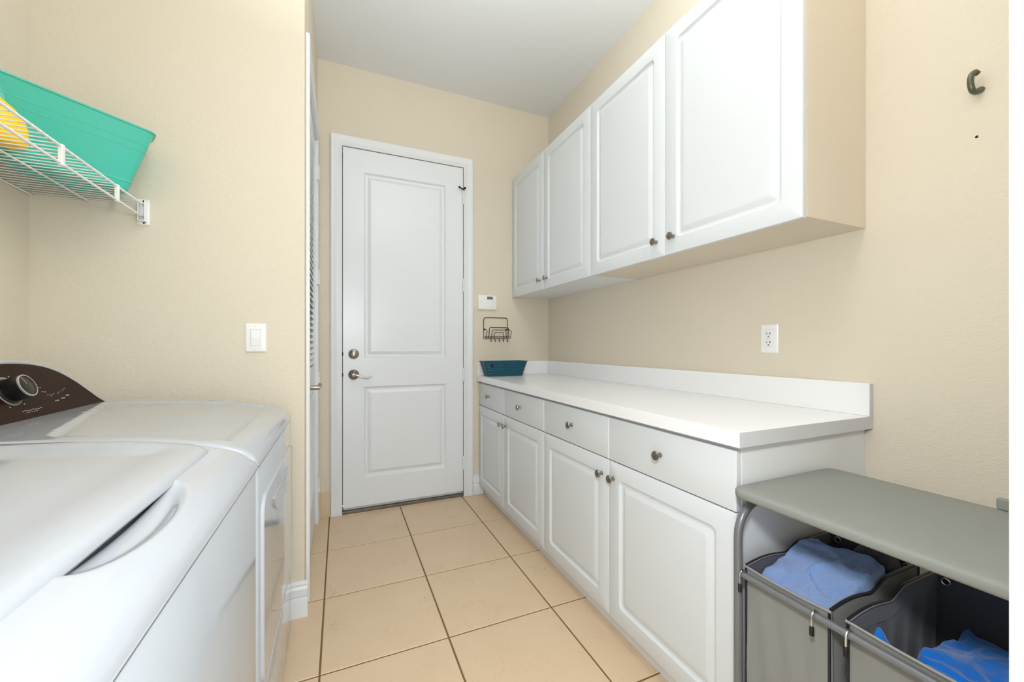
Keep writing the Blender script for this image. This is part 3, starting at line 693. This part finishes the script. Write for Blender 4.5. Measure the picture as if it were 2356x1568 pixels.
for x in (X0, X1):
    s_ = 1 if x == X1 else 1
    p = [(x, yw, ZB+.066), (x+.006, YB-.030, ZB+.066), (x+.010, YB-.058, ZB+.052), (x+.004, YB-.061, ZB+.02), (x, YB-.058, ZB)]
    obj('side_arm', M().tube(spline(p, 4), .0022, 6), BRONZE, rk)
    obj('side_bar', M().tube([(x, yw, ZB), (x, YB-.060, ZB)], .0024, 6), BRONZE, rk)
obj('front_bar', M().tube([(X0, YB-.060, ZB), (X1, YB-.060, ZB)], .0026, 6), BRONZE, rk)
obj('shelf_bar', M().tube([(X0, YB-.034, ZB+.012), (X1, YB-.034, ZB+.012)], .0024, 6), BRONZE, rk)
for x in (X0+.008, X1-.010): obj('mount', M().lathe([(.007, 0), (.007, .005), (.003, .007)], (x, YB-.0003, ZB+.068), (0, -1, 0), 12), BRONZE, rk)
hk = None
for k in range(5):
    x = X0+.040+.034*k
    if hk is None:
        p = [(x, YB-.058, ZB), (x, YB-.058, ZB-.022)]+arc((YB-.064, ZB-.022), .006, 0, -170, 6, lambda a, b: (x, a, b))+[(x+.003, YB-.073, ZB-.012)]
        hk = obj('hook', M().tube(p, .0022, 6), BRONZE, rk, loc=(x, YB-.058, ZB))
    else: inst(hk, 'hook', rk, (x, YB-.058, ZB))
# coat hook on the right wall
ch = thing('coat_hook', 'small aged bronze hook alone on the right wall', 'hook', (XR, .505, 1.81))
hy = .492
p = spline([(XR-.004, hy-.006, 1.832), (XR-.016, hy-.002, 1.826), (XR-.028, hy+.001, 1.830), (XR-.034, hy+.002, 1.848), (XR-.033, hy+.001, 1.866), (XR-.024, hy-.003, 1.876), (XR-.016, hy-.006, 1.872)], 6)
obj('hook_arm', M().tube(p, [.0075]*6+[.0068]*(len(p)-12)+[.0062]*6, 10), HOOKM, ch)
obj('base_stud', M().lathe([(.0085, 0), (.0085, .003), (.006, .008)], (XR-.0003, hy-.006, 1.832), (-1, 0, 0), 14), HOOKM, ch)

# ------------------------------------------------------------------ teal basket on the counter
bk = thing('woven_basket', 'teal woven strip basket on the white counter in the back corner', 'basket', (1.145, 2.80, .9125))
bx, by, bz = 1.145, 2.815, .9125
hb_, ht_, wb_, wt_, Hb = .140, .172, .052, .072, .112
NR, NS = 9, 60
def bring(t, e, k=60):
    a, b = hb_+(ht_-hb_)*t+e, wb_+(wt_-wb_)*t+e; return rrect(-a, a, -b, b, .022, 6), a, b
# woven walls: each course and each upright bulges over and under
def per(pts, n):
    P = [Vector((p[0], p[1])) for p in pts]; d = [0]
    for i in range(len(P)): d.append(d[-1]+(P[(i+1) % len(P)]-P[i]).length)
    out = []; tot = d[-1]; j = 0
    for i in range(n):
        s_ = tot*i/n
        while d[j+1] < s_: j += 1
        out.append(P[j].lerp(P[(j+1) % len(P)], (s_-d[j])/(d[j+1]-d[j])))
    return out
ns = 168; nu = 42
inner = []
for r_ in range(NR):
    L = []
    for q in range(5):
        t = (r_+q/4*.96)/NR; e = .0022*math.sin(PI*q/4)
        pts = per(bring(t, 0)[0], ns); row = []
        for i, p in enumerate(pts):
            nrm = (pts[(i+1) % ns]-pts[i-1]); nrm = Vector((nrm.y, -nrm.x)).normalized()
            ov = .0016*math.sin(2*PI*i/ns*nu/2+PI*r_)
            pp_ = p+nrm*(e+ov); row.append((bx+pp_.x, by+pp_.y, bz+Hb*t))
        L.append(row)
    obj('woven_course', M().loops(L), TEALB, bk, smooth=True, angle=60)
L = []
for t, e in ((0, -.001), (.02, -.002), (1, -.002), (1, -.006), (.05, -.006), (.04, -.006)):
    L.append([(bx+p.x, by+p.y, bz+Hb*t) for p in per(bring(t, e)[0], 84)])
obj('liner', M().loops(L, cap0=True, cap1=True), TEALD, bk)
L = []
for t, e in ((.955, .0015), (.965, .0045), (1.0, .005), (1.012, .002), (1.0, -.007), (.96, -.007)):
    L.append([(bx+p.x, by+p.y, bz+Hb*t) for p in per(bring(t, e)[0], 84)])
obj('rim', M().loops(L), TEALB, bk)
obj('handle_hole', M().box(bx-.128, bx-.108, by-wt_-.0015, by-wt_+.006, bz+.068, bz+.092), SLOT, bk, smooth=False, bevel=.002)

# ------------------------------------------------------------------ laundry sorter, its bags and the washing in them
hx0, hx1, hy0, hy1 = .957, 1.352, .205, .722
hp = thing('laundry_sorter', 'grey laundry sorter frame with an ironing board top beside the cabinets', 'laundry sorter', ((hx0+hx1)/2, (hy0+hy1)/2, 0))
lidL = []
for ins, z, r in ((.008, .7475, .03), (.0015, .7495, .034), (0, .754, .035), (0, .765, .035), (.0025, .769, .034), (.008, .7713, .03), (.03, .772, .02), (.12, .7722, .02)):
    lidL.append([(x, y, z) for x, y in rrect(.938, 1.372, .190, .7335, r+.0, 6)] if ins == 0 else [(x, y, z) for x, y in rrect(.938+ins, 1.372-ins, .190+ins, .7335-ins, max(.006, r-ins*.5), 6)])
obj('board_top', M().loops(lidL, cap0=True, cap1=True), GREYL, hp, smooth=True, angle=60)
for y in (hy0, hy1):
    p = [(hx0, y, .012), (hx0, y, .640)]+arc((hx0+.085, .640), .085, 180, 102, 8, lambda a, b: (a, y, b))[1:]+[(hx0+.10, y, .7335), (hx1-.10, y, .7335)]+arc((hx1-.085, .640), .085, 78, 0, 8, lambda a, b: (a, y, b))+[(hx1, y, .012)]
    obj('leg_frame', M().tube(p, .0105, 12), GTUBE, hp)
for x in (hx0, hx1):
    obj('hanging_bar', M().tube([(x, hy0, .548), (x, hy1, .548)], .0085, 12), GTUBE, hp)
    for y in (hy0, hy1): obj('foot_cap', M().lathe([(.013, 0), (.013, .02), (.011, .022)], (x, y, .0003), (0, 0, 1), 12), RUBBER, hp)
for y in (hy0, hy1): obj('side_brace', M().tube([(hx0, y, .10), (hx1, y, .10)], .0085, 10), GTUBE, hp)
obj('carry_tab', M().box(1.360, 1.374, .372, .392, .7715, .797), GREYL, hp, smooth=False, bevel=.003)

def side_profile(x, dz=0):
    # rim of a bag side: low at the front, an s-curve up to the back
    u = (x-hx0)/(hx1-hx0)
    return .566+dz+.024*smoothstep(.40, .60, u)+.010*math.sin(PI*min(1, u/.45))*(1 if u < .45 else 0)
def bag(y0, y1, label):
    t = thing('laundry_bag', label, 'laundry bag', ((hx0+hx1)/2, (y0+y1)/2, .06), 'canvas bags on the laundry sorter')
    nx = 26
    xs = [hx0+.014+(hx1-hx0-.028)*i/nx for i in range(nx+1)]
    zb_ = .06
    # front, back, two sides as doubled sheets: outside shell and inside lining
    def wallsheet(pts_top, matx, name, inward):
        nz = 14; rows = []
        for k in range(nz+1):
            f = k/nz; row = []
            for i, (x, y, z) in enumerate(pts_top):
                zz_ = z+(zb_-z)*f; bul = math.sin(PI*f)*.006*math.sin(i*1.3+k*.5)*.6
                row.append((x+inward[0]*(.0+bul), y+inward[1]*(.0+bul), zz_))
            rows.append(row)
        return M().loops(rows, closed=False)
    front = [(hx0+.013, y0+(y1-y0)*i/16, .566-.004*math.sin(PI*i/16)) for i in range(17)]
    backp = [(hx1-.013, y0+(y1-y0)*i/16, .592) for i in range(17)]
    for nm, pts, inw in (('front_sheet', front, (1, 0)), ('back_sheet', backp, (-1, 0)), ('side_sheet', [(x, y1-.003, side_profile(x)) for x in xs], (0, -1)), ('side_sheet', [(x, y0+.003, side_profile(x)) for x in xs], (0, 1))):
        ms = wallsheet(pts, BAG, nm, inw)
        obj(nm, ms, BAG, t, smooth=True, angle=80)
        off = Vector((inw[0], inw[1], 0))*.003
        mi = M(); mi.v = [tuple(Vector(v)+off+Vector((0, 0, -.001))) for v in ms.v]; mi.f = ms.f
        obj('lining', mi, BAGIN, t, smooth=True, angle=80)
    obj('bag_base', M().box(hx0+.014, hx1-.014, y0+.003, y1-.003, zb_-.004, zb_), BAG, t, smooth=False)
    # piping along the side rims, with a pale stitch edge
    for y, s_ in ((y1-.003, -1), (y0+.003, 1)):
        obj('rim_piping', M().tube([(x, y, side_profile(x)+.002) for x in xs], .0032, 6), PIPE, t)
        obj('rim_stitch', M().tube([(x, y+s_*.0042, side_profile(x)+.002) for x in xs], .0011, 5), BAGTRIM, t)
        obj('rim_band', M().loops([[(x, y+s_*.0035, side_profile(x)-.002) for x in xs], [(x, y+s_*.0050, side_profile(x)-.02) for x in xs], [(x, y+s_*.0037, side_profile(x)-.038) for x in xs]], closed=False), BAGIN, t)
    for yy in (y0+.004, y1-.004): obj('corner_seam', M().tube([(hx0+.011, yy, .562), (hx0+.011, yy, .07)], .003, 6), PIPE, t)
    obj('front_hem', M().tube([(hx0+.0115, y0+(y1-y0)*i/16, .567-.004*math.sin(PI*i/16)) for i in range(17)], .003, 6), BAGTRIM, t)
    # chrome hooks over the bar with black tips; grommet at each back corner
    for yy in (y0+.026, y1-.004 if y1 > .7 else y1-.012):
        c0 = (hx0, .548); pth = [(c0[0]+.0135, yy, .535)]+arc(c0, .0115, 0, 180, 10, lambda a, b: (a, yy, b))+[(c0[0]-.0118, yy, .536), (c0[0]-.012, yy, .524)]
        h_ = obj('bag_hook', M().tube(pth, .0021, 8), CHROME, t)
        obj('hook_tip', M().lathe([(.0042, 0), (.0046, .002), (.0046, .018), (.003, .020)], (hx0-.012, yy, .508), (0, 0, 1), 10), RUBBER, h_)
    for yy in (y0+.022, y1-.022):
        g_ = obj('grommet', M().tube([(hx1-.0175, yy+.0075*math.cos(2*PI*k/20), .574+.0075*math.sin(2*PI*k/20)) for k in range(20)], .0022, 8, closed=True), SILV, t)
        obj('grommet_hole', M().lathe([(.0055, 0), (.0055, .0006)], (hx1-.0164, yy, .574), (-1, 0, 0), 14), SLOT, g_, smooth=False)
    return t
bag(.512, .712, 'grey canvas laundry bag holding the light blue towel next to the cabinet')
bag(.222, .486, 'grey canvas laundry bag holding royal blue clothes')
# lumpy washing: height-field heaps closed underneath
def heap(name, x0, x1, y0, y1, zf, material, bottom, n=110, seed=0, edge=.05, fuzz=.0012, lump=.010, crease=.010):
    """crumpled cloth: a height field with soft lumps, sharp creases and a pile, closed underneath"""
    rnd = random.Random(seed); so = Vector((seed*3.1, seed*1.7, seed*.9)); rows = []
    for i in range(n+1):
        u = i/n; row = []
        for j in range(n+1):
            v = j/n; x = x0+(x1-x0)*u; y = y0+(y1-y0)*v
            ru = min(1, min(u, 1-u)/edge); rv = min(1, min(v, 1-v)/edge)
            rim = math.sqrt(max(0, 1-(1-ru)**2))*math.sqrt(max(0, 1-(1-rv)**2))
            q = Vector((x, y, 0))*11+so
            w_ = Vector((noise.noise(q*1.3+Vector((7, 0, 0))), noise.noise(q*1.3+Vector((0, 9, 0))), 0))*.7
            z = zf(x, y, u, v)+lump*noise.noise(q)+crease*(.35-min(1, abs(noise.noise(q*1.1+w_))*3.2))*.8+.3*lump*noise.noise(q*4)
            cx, cy = (x0+x1)/2, (y0+y1)/2; k = 1-.16*(abs(u-.5)*2)**5*(abs(v-.5)*2)**5
            k *= 1+.03*noise.noise(q*1.5) if rim < 1 else 1
            row.append((min(max(cx+(x-cx)*k, x0), x1), min(max(cy+(y-cy)*k, y0), y1), bottom+(z-bottom)*(.35+.65*rim)+rnd.uniform(-fuzz, fuzz)))
        rows.append(row)
    m = M().loops(rows, closed=False); N = n+1
    per_ = [i for i in range(N)]+[i*N+n for i in range(1, N)]+[n*N+j for j in range(n-1, -1, -1)]+[i*N for i in range(n-1, 0, -1)]
    b0 = len(m.v); m.v += [(m.v[i][0], m.v[i][1], bottom-.02) for i in per_]; L_ = len(per_)
    m.f += [(per_[i], per_[(i+1) % L_], b0+(i+1) % L_, b0+i) for i in range(L_)]; m.f.append(tuple(b0+i for i in range(L_)))
    return obj(name, m, material, smooth=True, angle=75)
def zt(x, y, u, v):
    fold = .008*math.tanh((x-1.085-.25*(y-.6)+.010*math.sin(26*y))*60)
    return .545+.044*smoothstep(0, .75, u)+.008*math.sin(PI*v)+fold+.012*math.exp(-((x-1.035)**2+(y-.685)**2)/.0006)
tag(heap('bath_towel', hx0+.019, 1.235, .5185, .7055, zt, TOWB, .46, seed=2, edge=.035), 'light blue terry towel bunched in the grey canvas bag', 'towel')
def zg(x, y, u, v): return .570+.060*math.sin(PI*min(1, u*.8+.1))*math.sin(PI*min(1, max(0, .08+.9*v)))
tag(heap('plush_towel', 1.238, 1.333, .520, .64, zg, TOWG, .46, n=80, seed=5, edge=.3, crease=.004), 'charcoal plush towel behind the light blue one under the board top', 'towel')
def zc1(x, y, u, v): return .496+.018*math.sin(PI*v)*math.sin(PI*(.1+.8*u))+.008*math.tanh((y-.36-.5*(x-1.1))*60)
tag(heap('blue_shirt', 1.070, 1.333, .231, .435, zc1, CLOTH, .34, seed=9, edge=.08, fuzz=.0004, crease=.016), 'royal blue shirt heaped at the back of the second canvas bag', 'clothing')
def zc2(x, y, u, v): return .502+.012*math.sin(PI*v)+.045*math.exp(-((x-1.038)**2/.00045+(y-.462)**2/.0004))
tag(heap('blue_cloth', hx0+.019, 1.066, .231, .4775, zc2, CLOTH, .34, seed=11, edge=.06, fuzz=.0004, crease=.012), 'bright blue cloth at the front of the second canvas bag with a peak', 'clothing')

# ------------------------------------------------------------------ added fill lamp, and the globe lamp (above the frame)
cl = thing('fill_lamp', 'added white bowl fill lamp hung out of view to brighten the ceiling', 'lamp', FILL_LAMP)
obj('fill_bowl', M().lathe([(.001, -.075), (.07, -.070), (.14, -.045), (.185, -.005), (.20, .03), (.194, .03), (.178, -.002), (.133, -.04), (.065, -.062), (.001, -.066)], FILL_LAMP, (0, 0, 1), 40), GLOW, cl)
for k in range(3):
    a = 2*PI*k/3; obj('fill_stem', M().tube([FILL_LAMP+Vector((.19*math.cos(a), .19*math.sin(a), .025)), (FILL_LAMP.x+.03*math.cos(a), FILL_LAMP.y+.03*math.sin(a), ZC-.02)], .003, 6), NICKEL, cl)
obj('fill_canopy', M().lathe([(.06, 0), (.06, .015), (.045, .025), (.001, .027)], (FILL_LAMP.x, FILL_LAMP.y, ZC-.0005), (0, 0, -1), 28), TRIM, cl)
gl = thing('globe_lamp', 'round white glass globe lamp mounted under the ceiling', 'lamp', GLOBE)
obj('globe', M().lathe([(.001, -.1), (.031, -.095), (.059, -.081), (.081, -.059), (.095, -.031), (.1, 0), (.095, .031), (.081, .059), (.059, .081), (.045, .089)], GLOBE, (0, 0, 1), 32), GLOBEM, gl)
obj('fitter', M().lathe([(.05, .085), (.05, .14), (.075, .15), (.085, .2595)], GLOBE, (0, 0, 1), 28), NICKEL, gl)
